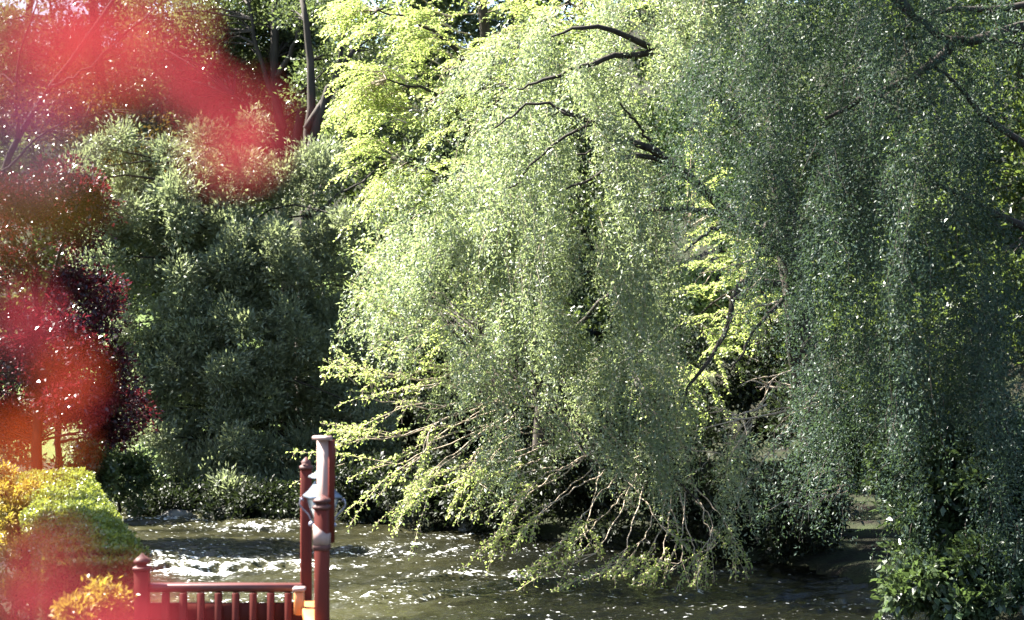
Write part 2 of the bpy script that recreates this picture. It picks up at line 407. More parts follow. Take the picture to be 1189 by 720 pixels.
def simple_tree(name, label, cat, base, trunk_pts, r0, limbs, clumps, Rr, n, size, mat, ar=.45, up=.3, bark='bark', group=None, shell=.45, branch=True, flatten=.75):
    t = empty(name, base, label, cat, group)
    tr = Mesh(); tp = curve([base] + list(trunk_pts), 16, .02); tr.tube(tp, taper(r0, r0 * .35, 16), 9)
    tr.build('trunk', M[bark], t, True)
    lm = Mesh(); nodes = [tp[4:]]
    for pts, ra in limbs:
        q = curve(pts, 12, .02); lm.tube(q, taper(ra, ra * .3, 12), 7); nodes.append(q[2:])
    nodes = np.concatenate(nodes)
    if branch: attach(lm, nodes, clumps, r0 * .16, .006)
    if lm.n: lm.build('branches', M[bark], t, True)
    lv = Leaves(); clump_leaves(lv, clumps, Rr, n, size, ar, up, shell=shell, flatten=flatten)
    lv.build('crown', M[mat], t)
    return t

# ---- willows: curtains of hanging strands
def strands(lv, st, starts, outs, lens, leaf=.065, per_m=50, wid=.3, sway=.14, fuzz=.05):
    for n_, (p0, h, L) in enumerate(zip(starts, outs, lens)):
        k = max(8, int(L * per_m)); t = rng.random(k)
        a, b = rng.normal(0, sway * (.4 + L), 2); ph = rng.uniform(0, 6.28, 2)
        def pos(t):
            t = np.asarray(t); e = 1 - np.exp(-3.2 * t)
            x = h[0] * e + a * t * t + .05 * np.sin(t * 5 + ph[0]); y = h[1] * e + b * t * t + .05 * np.sin(t * 4 + ph[1])
            z = h[2] * t * (1 - t) * 2 - L * (t * .55 + .45 * t * t)
            return p0 + np.stack([x, y, z], -1)
        P = pos(t); T = nrm(pos(t + .02) - P)
        A = T * .55 + rng.normal(0, .6, (k, 3)); N = rng.normal(0, 1, (k, 3))
        P = P + rng.normal(0, fuzz, (k, 3)) * (1.15 - .6 * t)[:, None]
        l = leaf * rng.uniform(.6, 1.35, k) * (1 - .25 * t)
        lv.add(P, A, N, l, l * wid)
        if st is not None and n_ % 4 == 0: st.tube(pos(np.linspace(0, .9, 6)), taper(.004, .0015, 6), 3, False)

def lobe(lv, st, apex, rx, ry, rise, n, lmin, lmax, leaf=.065, per_m=50, wid=.3, clusters=None, out=.5, tiers=True, fuzz=.05):
    """umbrella of short leafy shoots in tiers below a dome, gathered in hanging tufts so that gaps open between them"""
    clusters = clusters or max(5, n // 26)
    ca = rng.uniform(0, 2 * math.pi, clusters); cr = np.sqrt(rng.random(clusters)); cl = rng.uniform(lmin, lmax, clusters)
    S, O, L = [], [], []
    for i in range(n):
        j = rng.integers(clusters); r = min(1.15, abs(cr[j] + rng.normal(0, .055))); th = ca[j] + rng.normal(0, .075) / max(.3, cr[j])
        h = np.array([math.cos(th), math.sin(th), .15]) * out * rng.uniform(.5, 1.2) * (.35 + r)
        u = rng.random() ** 1.1 if tiers else 0.0
        s0 = apex + np.array([rx * r * math.cos(th), ry * r * math.sin(th), -rise * r ** 2 + rng.normal(0, .06)])
        s0 = s0 + np.array([h[0], h[1], 0]) * (1 - math.exp(-3 * u)) - np.array([0, 0, u * cl[j] * .78])
        S.append(s0); O.append(h * (.9 - .55 * u)); L.append(cl[j] * rng.uniform(.16, .34) + .25 if tiers else cl[j] * rng.uniform(.7, 1.1))
    strands(lv, st, S, O, L, leaf, per_m, wid, fuzz=fuzz)
    return np.array(S)

# ---- sprays of the lime-leaved tree
def spray(lv, st, a, b, sag=.12, twigs=10, leaf=.045, tl=.4, r0=.012, dens=1.0):
    a = np.asarray(a, float); b = np.asarray(b, float); Ls = np.linalg.norm(b - a)
    q = curve([a, (a + b) / 2 + np.array([0, 0, sag * Ls]), b], 14)
    st.tube(q, taper(r0, .003, 14), 5, False)
    P, A = [], []
    def along(pts, n):
        s = np.linspace(0, len(pts) - 1.001, n); i = s.astype(int); f = (s - i)[:, None]
        return pts[i] * (1 - f) + pts[i + 1] * f, nrm(pts[i + 1] - pts[i])
    def leafy(pts, n):
        p, t = along(pts, n)
        side = np.where(np.arange(n) % 2, 1, -1)[:, None] * nrm(np.cross(t, np.array([0, 0, 1.0])))
        P.append(p + rng.normal(0, .008, p.shape)); A.append(t * .7 + side * .8 + rng.normal(0, .35, p.shape))
    leafy(q[4:], int(26 * dens * max(.5, Ls / 1.2)))
    for k in range(twigs):
        f = .25 + .75 * (k + rng.random()) / twigs; i = min(12, int(f * 13)); t = nrm(q[min(13, i + 1)] - q[i])
        sd = nrm(np.cross(t, np.array([0, 0, 1.0]))) * (1 if k % 2 else -1)
        d = nrm(t * .8 + sd * rng.uniform(.4, 1.0) + np.array([0, 0, rng.uniform(-.45, .25)])); l = tl * (1.15 - .6 * f) * rng.uniform(.6, 1.3)
        tw = curve([q[i], q[i] + d * l * .5 + np.array([0, 0, .03]), q[i] + d * l + np.array([0, 0, -.05])], 6)
        st.tube(tw, taper(.004, .0015, 6), 3, False); leafy(tw, int(l * 55 * dens))
    P = np.concatenate(P); A = np.concatenate(A); n = len(P)
    N = nrm(np.array([0, 0, 1.0]) + rng.normal(0, .45, (n, 3))); l = leaf * rng.uniform(.6, 1.25, n)
    lv.add(P, A, N, l, l * .55)

# ---------------------------------------------------------------- trees of the far bank
# the broad dark evergreen
b = base_of(*W(262, 600, 37.2)[:2])
cl = []
for (px, py, D, rx, rz, n) in ((180, 250, 37, 2.0, 1.6, 34), (270, 225, 37.6, 2.2, 1.5, 34), (330, 300, 37, 1.9, 1.7, 32), (200, 360, 36.4, 1.7, 2.0, 34), (290, 390, 36.2, 2.0, 2.0, 38),
                               (385, 400, 37, 1.6, 1.9, 26), (230, 480, 36, 1.5, 1.7, 30), (320, 500, 36, 1.7, 1.6, 32), (395, 500, 36.6, 1.4, 1.6, 20), (210, 560, 35.8, 1.0, .6, 14), (300, 565, 35.6, 1.5, .6, 16), (140, 300, 37, 1.0, 1.3, 14)):
    cl.append(ellipsoid_clumps(W(px, py, D), (rx, 1.6, rz), n, .35))
cl = np.concatenate(cl)
ct = empty('evergreen_tree', b, 'broad dark grey-green evergreen standing over the foaming water behind the hedge', 'tree')
tr = Mesh(); tp = curve([b, W(268, 480, 37.2), W(262, 340, 37.6), W(262, 215, 37.8)], 18, .03); tr.tube(tp, taper(.28, .05, 18), 9); tr.build('trunk', M['bark'], ct, True)
lm = Mesh(); attach(lm, tp[5:], cl[rng.random(len(cl)) < .8], .035, .008); lm.build('branches', M['bark'], ct, True)
lv = Leaves(); clump_leaves(lv, cl, rng.uniform(.28, .60, len(cl)), 620, .10, .32, .5, .9, .35, 1.0); lv.build('crown', M['conifer'], ct)

# purple-leaved plum on the left bank
b = base_of(*W(40, 540, 30)[:2])
cl = np.concatenate([ellipsoid_clumps(W(40, 330, 30.5), (1.35, 1.2, 2.1), 46, .3), ellipsoid_clumps(W(95, 420, 29.5), (.95, .9, 1.1), 26, .3), ellipsoid_clumps(W(60, 240, 30.5), (.9, .8, .7), 14, .3), ellipsoid_clumps(W(-30, 430, 30), (1.2, 1, 1.2), 16, .3), ellipsoid_clumps(W(5, 490, 30.5), (.8, .7, .35), 16, .2), ellipsoid_clumps(W(118, 470, 30), (.6, .6, .5), 14, .2)])
simple_tree('plum_tree', 'purple-leaved plum tree with crimson glints at the far end of the clipped hedge', 'tree', b, [W(44, 430, 30), W(40, 300, 30.5)], .10,
            [([W(44, 470, 30), W(90, 420, 29.6), W(130, 390, 29.5)], .04), ([W(44, 440, 30), W(10, 380, 30), W(-30, 330, 30)], .04), ([W(42, 380, 30.2), W(70, 290, 30.5), W(95, 220, 30.5)], .04)],
            cl, rng.uniform(.28, .48, len(cl)), 330, .075, 'plum', .5, .1, shell=.2, flatten=.9)

# little tree whose bare stem stands on the lawn beyond the hedge
b = base_of(*W(67, 545, 33)[:2])
cl = ellipsoid_clumps(W(90, 478, 33.4), (1.3, .8, .45), 22, .2)
simple_tree('small_tree', 'small dark tree with a bare straight stem on the lawn beyond the hedge', 'tree', b, [W(67, 500, 33), W(72, 470, 33)], .07,
            [([W(67, 515, 33), W(95, 508, 33), W(140, 512, 33)], .03), ([W(68, 500, 33), W(40, 480, 33)], .025)], cl, .36, 240, .08, 'plum', .5, .1, shell=.2)

# glossy shrubs by the water at the end of the left bank
for (px, py, D, rx, rz, n, lab) in ((105, 548, 30.0, .55, .55, 20, 'glossy laurel bush with glinting leaves right behind the end of the hedge'),
                                    (150, 548, 33.5, .75, .75, 24, 'glossy dark bush leaning over the water between the hedge and the evergreen')):
    c = W(px, py, D); b = base_of(c[0] - .4, c[1]); cl = ellipsoid_clumps(c, (rx, .6, rz), n, .2)
    simple_tree('shrub', lab, 'shrub', b, [b * .5 + c * .5, c], .05, [], cl, .27, 170, .085, 'glossy', .5, .1, shell=.2)

for (px, py, D, rx, rz, n, lab) in ((10, 500, 37, 1.3, .7, 26, 'dark bush on the lawn behind the plum stem at the left edge'), (120, 505, 38, .9, .6, 20, 'dark bush between the bare-stemmed small tree and the evergreen')):
    c = W(px, py, D); b = base_of(c[0], c[1]); cl = ellipsoid_clumps(c, (rx, .7, rz), n, .2)
    simple_tree('shrub', lab, 'shrub', b, [b * .5 + c * .5, c], .05, [], cl, .34, 190, .09, 'conifer', .5, .1, shell=.2)

# tall dark-trunked trees beyond the evergreen (top left)
def bgtree(name, label, D, trunk, r0, limbs, blobs, n, size, mat, Rr=(.5, .9), ar=.45, group=None, up=.2, shell=.3):
    base = base_of(*W(trunk[0][0], 500, D)[:2])
    cl = np.concatenate([ellipsoid_clumps(W(px, py, D + dz), (rx, 1.3, rz), k, .25) for (px, py, dz, rx, rz, k) in blobs])
    return simple_tree(name, label, 'tree', base, [W(px, py, D) for px, py in trunk], r0, [([W(px, py, D - .2) for px, py in q], ra) for q, ra in limbs], cl, rng.uniform(*Rr, len(cl)), n, size, mat, ar, up, group=group, shell=shell)

bgtree('ash_tree', 'tall ash with two dark forked trunks rising behind the evergreen', 43, [(336, 330), (330, 200), (318, 60), (322, -60)], .19,
       [([(331, 220), (352, 120), (358, 20), (362, -50)], .12), ([(331, 150), (300, 60), (285, -20)], .07), ([(322, 90), (345, 40), (350, -20)], .07), ([(330, 190), (300, 140), (270, 110)], .05)],
       [(285, 20, 1.2, 2.3, 1.5, 30), (350, 10, 1.6, 1.8, 1.8, 24), (260, 110, 1.5, 1.8, 1.3, 22), (345, 140, 1.8, 1.3, 1.8, 14), (215, 40, 1.5, 1.5, 1.6, 26), (300, 80, 1.8, 1.6, 1.2, 18), (350, 60, 1.8, 1.0, 1.2, 10)], 400, .095, 'grey')
bgtree('ash_tree', 'crooked ash with a thick trunk leaning between the lime leaves and the forked ash', 40.5, [(352, 330), (357, 200), (362, 90), (352, 0)], .17,
       [([(357, 190), (380, 110), (410, 60)], .14), ([(356, 150), (390, 90), (398, 20)], .09), ([(354, 250), (380, 205), (400, 150)], .08), ([(353, 280), (375, 240), (420, 210)], .06)],
       [(400, 20, 1.0, 1.5, 1.5, 16), (430, 120, 1.6, 1.5, 1.5, 16)], 330, .09, 'grey')
bgtree('poplar_tree', 'silvery poplar behind the red blossom at the top of the view', 46, [(120, 330), (125, 180), (110, 20), (100, -120)], .2,
       [([(122, 200), (80, 110), (60, 20)], .08), ([(122, 240), (170, 140), (185, 40)], .09)],
       [(60, 40, 0, 2.3, 2.2, 30), (150, 70, .6, 2.4, 2.4, 34), (90, 160, -1, 2.4, 1.3, 26), (185, 150, 0, 1.5, 1.3, 20), (10, 130, 0, 1.6, 2.2, 20)], 330, .11, 'grey')
bgtree('bare_tree', 'twiggy grey-brown tree with pale slanting branches at the top corner', 38, [(-20, 300), (10, 180), (60, 100), (120, 20), (150, -40)], .09,
       [([(20, 160), (20, 80), (45, 0)], .04), ([(60, 100), (100, 80), (180, 10)], .04), ([(0, 200), (60, 150), (120, 130)], .03)],
       [(50, 110, .4, 1.3, .9, 14), (130, 170, .4, 1.3, .6, 12), (180, 190, .3, 1.0, .4, 10)], 120, .09, 'olive', (.4, .6))

# woodland edge behind everything
woods = [(30, 52, 'pale woodland tree behind the silvery poplar', 'grey', 3.2), (210, 54, 'woodland tree filling the gap left of the forked ash', 'wood', 3.4), (400, 50, 'dark woodland tree behind the crooked ash trunk', 'wood', 3.2), (630, 50, 'tall woodland tree closing the sky between the lime sprays and the willow crown', 'wood', 3.0), (480, 48, 'tall woodland tree closing the sky behind the topmost lime sprays', 'grey', 2.8), (560, 47, 'woodland tree behind the feathery upper lime sprays', 'grey', 3.2),
         (700, 45, 'woodland tree behind the crown of the bright willow', 'wood', 3.2), (850, 44, 'woodland tree seen through the gap between the two willows', 'lime', 3.0), (990, 42, 'dark woodland tree behind the blue-green willow', 'wood', 3.0), (1130, 40, 'dappled woodland tree under the thick bough at the top right', 'wood', 2.8), (1260, 38, 'woodland tree at the right edge behind the dark bough', 'wood', 2.8)]
for (px, D, lab, mat, rr) in woods:
    x = (px - 594.5) / F * D; b = base_of(x, D); H = D * 500 / F
    cl = np.concatenate([ellipsoid_clumps((x, D, H * .55), (rr, 1.8, H * .75), 72, .3), ellipsoid_clumps((x, D, -.6), (rr, 1.8, 2.2), 34, .35)])
    if px > 350: cl = np.concatenate([cl, ellipsoid_clumps((x, D + 1, H * 1.7), (rr * 1.05, 2.2, H * .9), 60, .2)])
    simple_tree('woodland_tree', lab, 'tree', b, [(x + .2, D + .6, b[2] + 2.5), (x - .1, D + .6, H * .5), (x + .1, D + .4, H * .9)], .18,
                [([(x, D, 0), (x + 1, D - .4, H * .3), (x + 1.8, D - .5, H * .5)], .09), ([(x, D, .6), (x - 1, D - .3, H * .4), (x - 1.7, D - .5, H * .7)], .09)],
                cl, rng.uniform(.6, 1.0, len(cl)), 260, .15, mat, .5, .1, group='trees of the wood behind the river', shell=.3)

# ---------------------------------------------------------------- lime-leaved tree (upper left sprays and arching lower branches)
b = base_of(*W(640, 590, 31.5)[:2])
lt = empty('lime_leaved_tree', b, 'lime-green spring tree whose pale branches arch down over the river beside the lantern', 'tree')
tr = Mesh(); tp = curve([b, W(630, 450, 31), W(600, 300, 30), W(570, 120, 30), W(560, -60, 30)], 20, .03); tr.tube(tp, taper(.22, .06, 20), 9); tr.build('trunk', M['bark'], lt, True)
lv = Leaves(); st = Mesh(); limb = Mesh()
nodes = [tp]
for q, ra in (([W(600, 300, 30), W(540, 220, 29), W(470, 190, 28.5)], .05), ([W(585, 200, 30), W(520, 120, 29), W(450, 90, 28.5)], .05), ([W(570, 120, 30), W(510, 40, 29), W(440, 10, 28.5)], .045),
              ([W(615, 380, 30.6), W(560, 360, 29), W(490, 345, 28)], .04), ([W(570, 130, 30), W(620, 40, 29.5), W(680, -20, 29.5)], .04),
              ([W(632, 460, 31), W(760, 400, 30.5), W(860, 330, 30.5)], .05), ([W(625, 420, 31), W(720, 330, 30.5), W(800, 260, 30.5)], .05)):
    c = curve(q, 12, .02); limb.tube(c, taper(ra, .012, 12), 6); nodes.append(c)
nodes = np.concatenate(nodes)
def anchor(e, reach):
    """a point on the skeleton side of e, reach metres towards the nearest node"""
    j = np.argmin(np.linalg.norm(nodes - e, axis=1)); return nodes[j]
ends = []
for (x0, x1, y0, y1, k, D0, D1) in ((372, 470, -20, 110, 34, 28, 30), (450, 620, -30, 90, 40, 28, 30.5), (372, 480, 110, 230, 34, 28, 30), (460, 560, 90, 260, 34, 28, 30.5), (400, 500, 230, 320, 18, 28, 29.5), (480, 600, 260, 420, 22, 28.5, 30)):
    for _ in range(k): ends.append((W(rng.uniform(x0, x1), rng.uniform(y0, y1), rng.uniform(D0, D1)), .12))
for (x0, x1, y0, y1, k) in ((780, 900, 230, 420, 34), (740, 900, 420, 500, 10), (600, 760, -40, 120, 26), (780, 860, 40, 200, 8)):
    for _ in range(k): ends.append((W(rng.uniform(x0, x1), rng.uniform(y0, y1), rng.uniform(29.6, 31)), .1))
for e, sg in ends:
    a = anchor(e, 1.5); L = np.linalg.norm(e - a)
    s = e + (a - e) * min(1, 1.5 / L) if L > 1.5 else a
    if L < .9: s = e + np.array([rng.uniform(.6, 1.1), rng.uniform(0, .6), rng.uniform(-.3, .2)])
    spray(lv, st, s, e, sg, 12, .05, .42)
    if L > 1.5: limb.tube(curve([a, (a + s) / 2 + rng.normal(0, .05, 3), s], 6), taper(.02, .012, 6), 4, False)
# lower arching branches, drawn from the photograph's stems
low = [((560, 455), (470, 440), (372, 438)), ((560, 470), (460, 470), (385, 400)), ((540, 380), (470, 372), (415, 345)), ((590, 470), (470, 500), (372, 492)), ((575, 465), (490, 520), (400, 596)), ((560, 470), (500, 500), (485, 590)),
       ((590, 480), (510, 540), (455, 600)), ((600, 470), (480, 470), (380, 520)), ((610, 480), (470, 530), (335, 525)), ((640, 520), (560, 545), (470, 570)), ((650, 540), (570, 560), (560, 545)), ((650, 520), (600, 545), (520, 565)),
       ((690, 540), (630, 600), (558, 632)), ((700, 545), (640, 580), (600, 632)), ((720, 550), (690, 600), (660, 640)), ((740, 550), (700, 640), (610, 668)), ((750, 550), (720, 640), (640, 690)), ((760, 555), (745, 640), (685, 712)),
       ((770, 560), (760, 640), (700, 690)), ((780, 570), (770, 650), (750, 690)), ((800, 570), (780, 650), (720, 650)), ((810, 580), (830, 620), (800, 690)), ((790, 570), (820, 640), (835, 690)), ((700, 530), (690, 600), (700, 640)), ((680, 530), (620, 560), (590, 600)),
       ((600, 440), (520, 420), (440, 395)), ((590, 500), (540, 500), (430, 545)), ((640, 500), (560, 520), (520, 600)), ((800, 560), (850, 610), (870, 660)), ((730, 560), (760, 600), (800, 640)), ((620, 470), (540, 440), (480, 420)), ((600, 450), (520, 450), (420, 465))]
low = low + [tuple((x + rng.normal(0, 12), y + rng.normal(0, 12)) for x, y in t) for t in low[::3]]
for p, q, e in low:
    D = rng.uniform(24.3, 25.8)
    a, m, z = W(*p, D + 1.4), W(*q, D + .5), W(*e, D)
    c = curve([a, m, z], 22) + np.cumsum(rng.normal(0, .020, (22, 3)), axis=0); st.tube(c[:15], taper(.011, .006, 15), 5, False)
    nn = nodes[np.argmin(np.linalg.norm(nodes - a, axis=1))]
    limb.tube(curve([nn, (nn + a) / 2 + np.array([0, 0, .25]), a], 7), taper(.018, .014, 7), 5, False)
    spray(lv, st, c[11], z, .03, 14, .055, .11, .007)
    for i in (9, 13, 16):
        d = c[i + 1] - c[i]; s = c[i]
        e2 = s + nrm(d) * rng.uniform(.4, .75) + rng.normal(0, .16, 3) + np.array([0, 0, -.12])
        spray(lv, st, s, e2, .05, 6, .050, .09, .005)
limb.build('branches', M['bark'], lt, True); st.build('twigs', M['pale_bark'], lt); lv.build('foliage', M['lime'], lt)

# ---------------------------------------------------------------- the bright willow
b = base_of(*W(960, 640, 28.5)[:2])
wt = empty('willow_tree', b, 'bright silvery-green weeping willow dome hanging over the middle of the river', 'tree')
tr = Mesh(); tp = curve([b, W(950, 500, 28.3), W(925, 350, 28), W(905, 200, 28), W(900, 20, 28.2), W(890, -120, 28.2)], 22, .03); tr.tube(tp, taper(.30, .10, 22), 10); tr.build('trunk', M['bark'], wt, True)
lm = Mesh()
for q, ra in (([(915, 290), (850, 250), (775, 186), (725, 160), (672, 135), (640, 132)], .10), ([(800, 200), (735, 180), (690, 205), (655, 222)], .045), ([(915, 300), (850, 252), (790, 243), (745, 246), (700, 262)], .07), ([(850, 252), (815, 275), (795, 292)], .03),
              ([(905, 200), (840, 120), (760, 60), (690, 30), (640, 40)], .09), ([(760, 60), (700, 70), (640, 90), (600, 105)], .05), ([(900, 60), (840, -10), (780, -40)], .08), ([(905, 330), (860, 330), (838, 395), (805, 440), (785, 490)], .06), ([(915, 340), (880, 380), (850, 430)], .04),
              ([(690, 140), (640, 170), (590, 220)], .025), ([(672, 135), (620, 120), (575, 150)], .025), ([(900, 240), (880, 300), (895, 380)], .04), ([(770, 186), (745, 150), (720, 120)], .025), ([(730, 162), (700, 175), (670, 180)], .02)):
    c = curve([W(px, py, 24.95 + 3.0 * min(1, max(0, (px - 690) / 225))) for px, py in q], 16, .015); lm.tube(c, taper(ra, .012, 16), 7)
lm.build('branches', M['bark'], wt, True)
lv = Leaves(); st = Mesh()
for (px, py, D, rx, ry, rise, n, l0, l1) in ((600, 92, 26.2, 1.25, 1.0, .9, 380, 2.0, 3.9), (665, 105, 25.7, .85, .8, .5, 240, 2.2, 4.2), (540, 190, 26.3, .75, .7, .9, 260, 1.4, 3.0), (720, 190, 25.5, .4, .5, .4, 110, 1.8, 3.8),
                                             (690, 0, 27.2, 1.3, .9, .6, 240, .8, 1.7), (790, -60, 26.4, .8, .9, .4, 240, 1.2, 2.5), (735, -90, 26.8, 1.3, 1.0, .3, 260, 1.0, 2.0), (735, 400, 25.6, .5, .6, .3, 100, 1.0, 1.7), (640, 350, 25.8, .6, .6, .4, 80, 1.0, 1.6), (800, 480, 25.4, .4, .5, .3, 60, .8, 1.4), (862, 500, 25.0, .22, .3, .2, 40, 1.0, 1.9)):
    lobe(lv, st, W(px, py, D), rx, ry, rise, int(n * 1.7), l0, l1, .066, 52, .32, max(5, int(n * 1.7 / 52)))
for (px, py) in ((505, 235), (490, 300), (515, 370), (540, 430), (560, 150), (600, 330), (650, 240), (690, 380), (590, 470), (745, 470), (700, 60), (760, 30), (640, 20)):
    lobe(lv, st, W(px + rng.normal(0, 8), py + rng.normal(0, 8), rng.uniform(24.9, 25.5)), rng.uniform(.22, .42), .3, .25, int(rng.uniform(55, 90)), .5, 1.3, .066, 60, .32, 4, .3)
st.build('twigs', M['pale_bark'], wt); lv.build('foliage', M['willow'], wt)

# ---------------------------------------------------------------- the shaded willow on the right
b = base_of(*W(1150, 690, 22.5)[:2])
wt = empty('willow_tree', b, 'shaded blue-green willow with thick dark boughs filling the right of the view', 'tree')
tr = Mesh(); tp = curve([b, W(1240, 520, 22.4), W(1265, 300, 22.6), W(1250, 60, 22.8), W(1240, -120, 22.8)], 18, .03); tr.tube(tp, taper(.28, .15, 18), 10); tr.build('trunk', M['bark'], wt, True)
lm = Mesh()
for q, ra in (([(1250, 20), (1150, 42), (1110, 45), (1060, 20), (1000, -40)], .075), ([(1260, 210), (1160, 150), (1120, 110), (1080, 70)], .05), ([(1250, 0), (1130, 10), (1080, 15)], .05), ([(1110, 45), (1060, 90), (1010, 110), (960, 140)], .06), ([(1262, 300), (1140, 240), (1080, 210)], .06), ([(1160, 50), (1189, 52)], .04), ([(1245, -60), (1080, -180), (950, -240), (840, -220), (720, -280)], .10), ([(1060, 20), (980, -60), (900, -80)], .05)):
    c = curve([W(px, py, 21.8) for px, py in q], 14, .015); lm.tube(c, taper(ra, .02, 14), 7)
lm.build('branches', M['bark'], wt, True)
lv = Leaves(); st = Mesh()
for (px, py, D, rx, ry, rise, n, l0, l1) in ((850, 20, 22.8, .35, .5, .5, 120, 1.6, 2.9), (925, -30, 22.5, .6, .7, .4, 210, 2.0, 3.9), (1005, -60, 22, .8, .8, .4, 260, 2.4, 4.6), (1085, -90, 22.8, .9, .9, .3, 120, 1.0, 2.0), (940, 120, 21.5, .4, .6, .4, 150, 1.4, 2.6), (1040, 110, 21.3, .6, .7, .4, 230, 2.4, 4.4),
                                             (1105, 290, 21.4, .5, .6, .3, 160, 1.4, 2.9), (1180, 330, 21.4, .5, .7, .3, 130, 1.2, 2.7), (1010, 360, 21.6, .35, .6, .3, 90, 1.0, 2.2), (1165, 60, 22.6, .7, .9, .3, 110, .8, 1.9), (1120, -30, 21.2, .5, .4, .2, 50, .6, 1.3), (1060, 400, 21.2, .7, .7, .3, 130, 1.0, 2.0), (1130, 430, 20.6, .6, .6, .3, 150, 1.2, 2.4),
                                             (860, -190, 22.2, 1.2, 1.0, .4, 260, .8, 1.5), (740, -270, 22.0, 1.0, 1.0, .4, 220, .8, 1.5), (960, -220, 21.5, 1.2, 1.0, .4, 200, .8, 1.5)):
    lobe(lv, st, W(px, py, D), rx, ry, rise, int(n * 1.9), l0, l1, .05, 66, .34)
st.build('twigs', M['bark'], wt); lv.build('foliage', M['willow_shaded'], wt)

# ---------------------------------------------------------------- right bank shrubs and dead wood
for (blobs, lab, name, mat, size, n) in (
        (((1120, 600, 21.2, .9, .8, 40), (1060, 560, 21.6, .7, .7, 26), (1150, 670, 20.6, .5, .5, 20), (1180, 560, 21.4, .7, .9, 24), (1095, 690, 20.6, .6, .4, 22)), 'broad-leaved bush spilling towards the water at the bottom right', 'shrub', 'glossy', .10, 200),
        (((1000, 500, 24, .8, .9, 30), (1080, 450, 23.4, .9, .9, 30)), 'dark tangled shrub between the dead branches and the broad-leaved bush', 'shrub', 'wood', .075, 240)):
    c = W(*blobs[0][:3]); b = base_of(c[0] + 1.4, c[1] + 1.0)
    cl = np.concatenate([ellipsoid_clumps(W(px, py, D), (rx, .7, rz), k, .2) for px, py, D, rx, rz, k in blobs])
    simple_tree(name, lab, 'shrub', b, [b * .5 + c * .5, c], .03, [], cl, rng.uniform(.22, .36, len(cl)), n, size, mat, .55, .0, shell=.15)

# ragged undergrowth along the far water's edge
for (px, py, D, rx, rz, n, lab, mat) in ((195, 575, 35.0, .9, .45, 20, 'ragged dark bush at the water under the near side of the evergreen', 'shade'), (300, 575, 34.6, 1.3, .45, 26, 'ragged dark bush at the water just left of the lantern', 'shade'),
        (420, 560, 34.0, 1.2, .75, 30, 'low dark undergrowth on the bank right of the lantern', 'shade'), (510, 555, 32.6, 1.0, .85, 28, 'low dark undergrowth under the lowest lime branches', 'shade'), (590, 560, 31.5, 1.0, .9, 30, 'dark undergrowth behind the hanging lime twigs', 'shade'),
        (680, 560, 30.6, 1.1, 1.1, 32, 'dark undergrowth below the bright willow', 'shade'), (770, 560, 29.7, 1.1, 1.2, 32, 'dark undergrowth beneath the lowest tips of the bright willow', 'shade'), (850, 570, 29.0, 1.0, 1.1, 30, 'dark undergrowth behind the dead branches', 'shade'), (940, 580, 28.0, .9, .95, 28, 'dark undergrowth at the foot of the bright willow trunk', 'shade')):
    D -= .9; c = W(px, py + 14, D); b = base_of(c[0] + .1, c[1] + 1.1); cl = ellipsoid_clumps(c, (rx, .75, rz * .85), int(n * 1.2), .1)
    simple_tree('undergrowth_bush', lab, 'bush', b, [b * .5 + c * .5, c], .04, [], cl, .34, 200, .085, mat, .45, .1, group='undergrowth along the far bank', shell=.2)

for (px, py, D, rx, rz, n, lab, mat) in ((450, 500, 38, 1.7, 1.2, 34, 'shadowy thicket on the slope behind the crooked ash', 'shade'), (560, 490, 37, 1.6, 1.3, 34, 'shadowy thicket on the slope behind the lowest lime sprays', 'shade'), (660, 470, 36, 1.6, 1.4, 34, 'shadowy thicket on the slope behind the willow dome', 'shade'),
        (770, 460, 35, 1.5, 1.5, 34, 'shadowy thicket on the slope in the gap of the bright willow', 'shade'), (870, 450, 34, 1.5, 1.5, 34, 'leafy thicket on the slope behind the dead branches', 'shade'), (970, 480, 32, 1.4, 1.4, 30, 'shadowy thicket on the slope between the two willow trunks', 'shade')):
    c = W(px, py, D); b = base_of(c[0], c[1] + .3); cl = ellipsoid_clumps(c, (rx, .8, rz), n, .1)
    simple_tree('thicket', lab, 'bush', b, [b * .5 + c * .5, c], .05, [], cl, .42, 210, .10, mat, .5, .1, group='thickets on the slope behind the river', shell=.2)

def dead(lab, starts, D, n, ln, seed_dir, r=.014):
    b = np.array([W(*starts[0], D)[0] + .4, D + .2, W(*starts[0], D)[2]])
    t = empty('dead_branch', b, lab, 'branch', 'dead branches caught under the willows')
    m = Mesh()
    for s in starts:
        p = W(*s, D + rng.uniform(-.2, .3)); d = nrm(np.array(seed_dir) + rng.normal(0, .25, 3)); L = ln * rng.uniform(.7, 1.2)
        q = curve([p, p + d * L * .5 + rng.normal(0, .06, 3), p + d * L + rng.normal(0, .1, 3)], 10, .012); m.tube(q, taper(r, r * .35, 10), 5)
        for k in range(n):
            i = rng.integers(2, 9); d2 = nrm(d + rng.normal(0, .55, 3)); l = L * rng.uniform(.25, .55)
            m.tube(curve([q[i], q[i] + d2 * l * .6 + rng.normal(0, .03, 3), q[i] + d2 * l + np.array([0, 0, -.05])], 6, .006), taper(r * .5, .003, 6), 4)
    m.build('twigs', M['pale_bark'], t, True)
dead('pale dead branches reaching left in the gap between the willows', [(985, 440), (975, 450), (960, 470), (985, 455), (960, 430)], 24.6, 5, 1.1, (-1, -.1, -.25), .022)
dead('curling bare twigs hanging above the dark hollow of the bank', [(985, 545), (990, 552), (985, 570), (1005, 560)], 23.6, 5, .8, (-1, -.1, -.25), .016)
dead('crossed pale sticks high in the gap beside the willow limb', [(880, 300), (890, 320), (905, 350)], 26, 3, .9, (-1, -.1, -.2), .018)
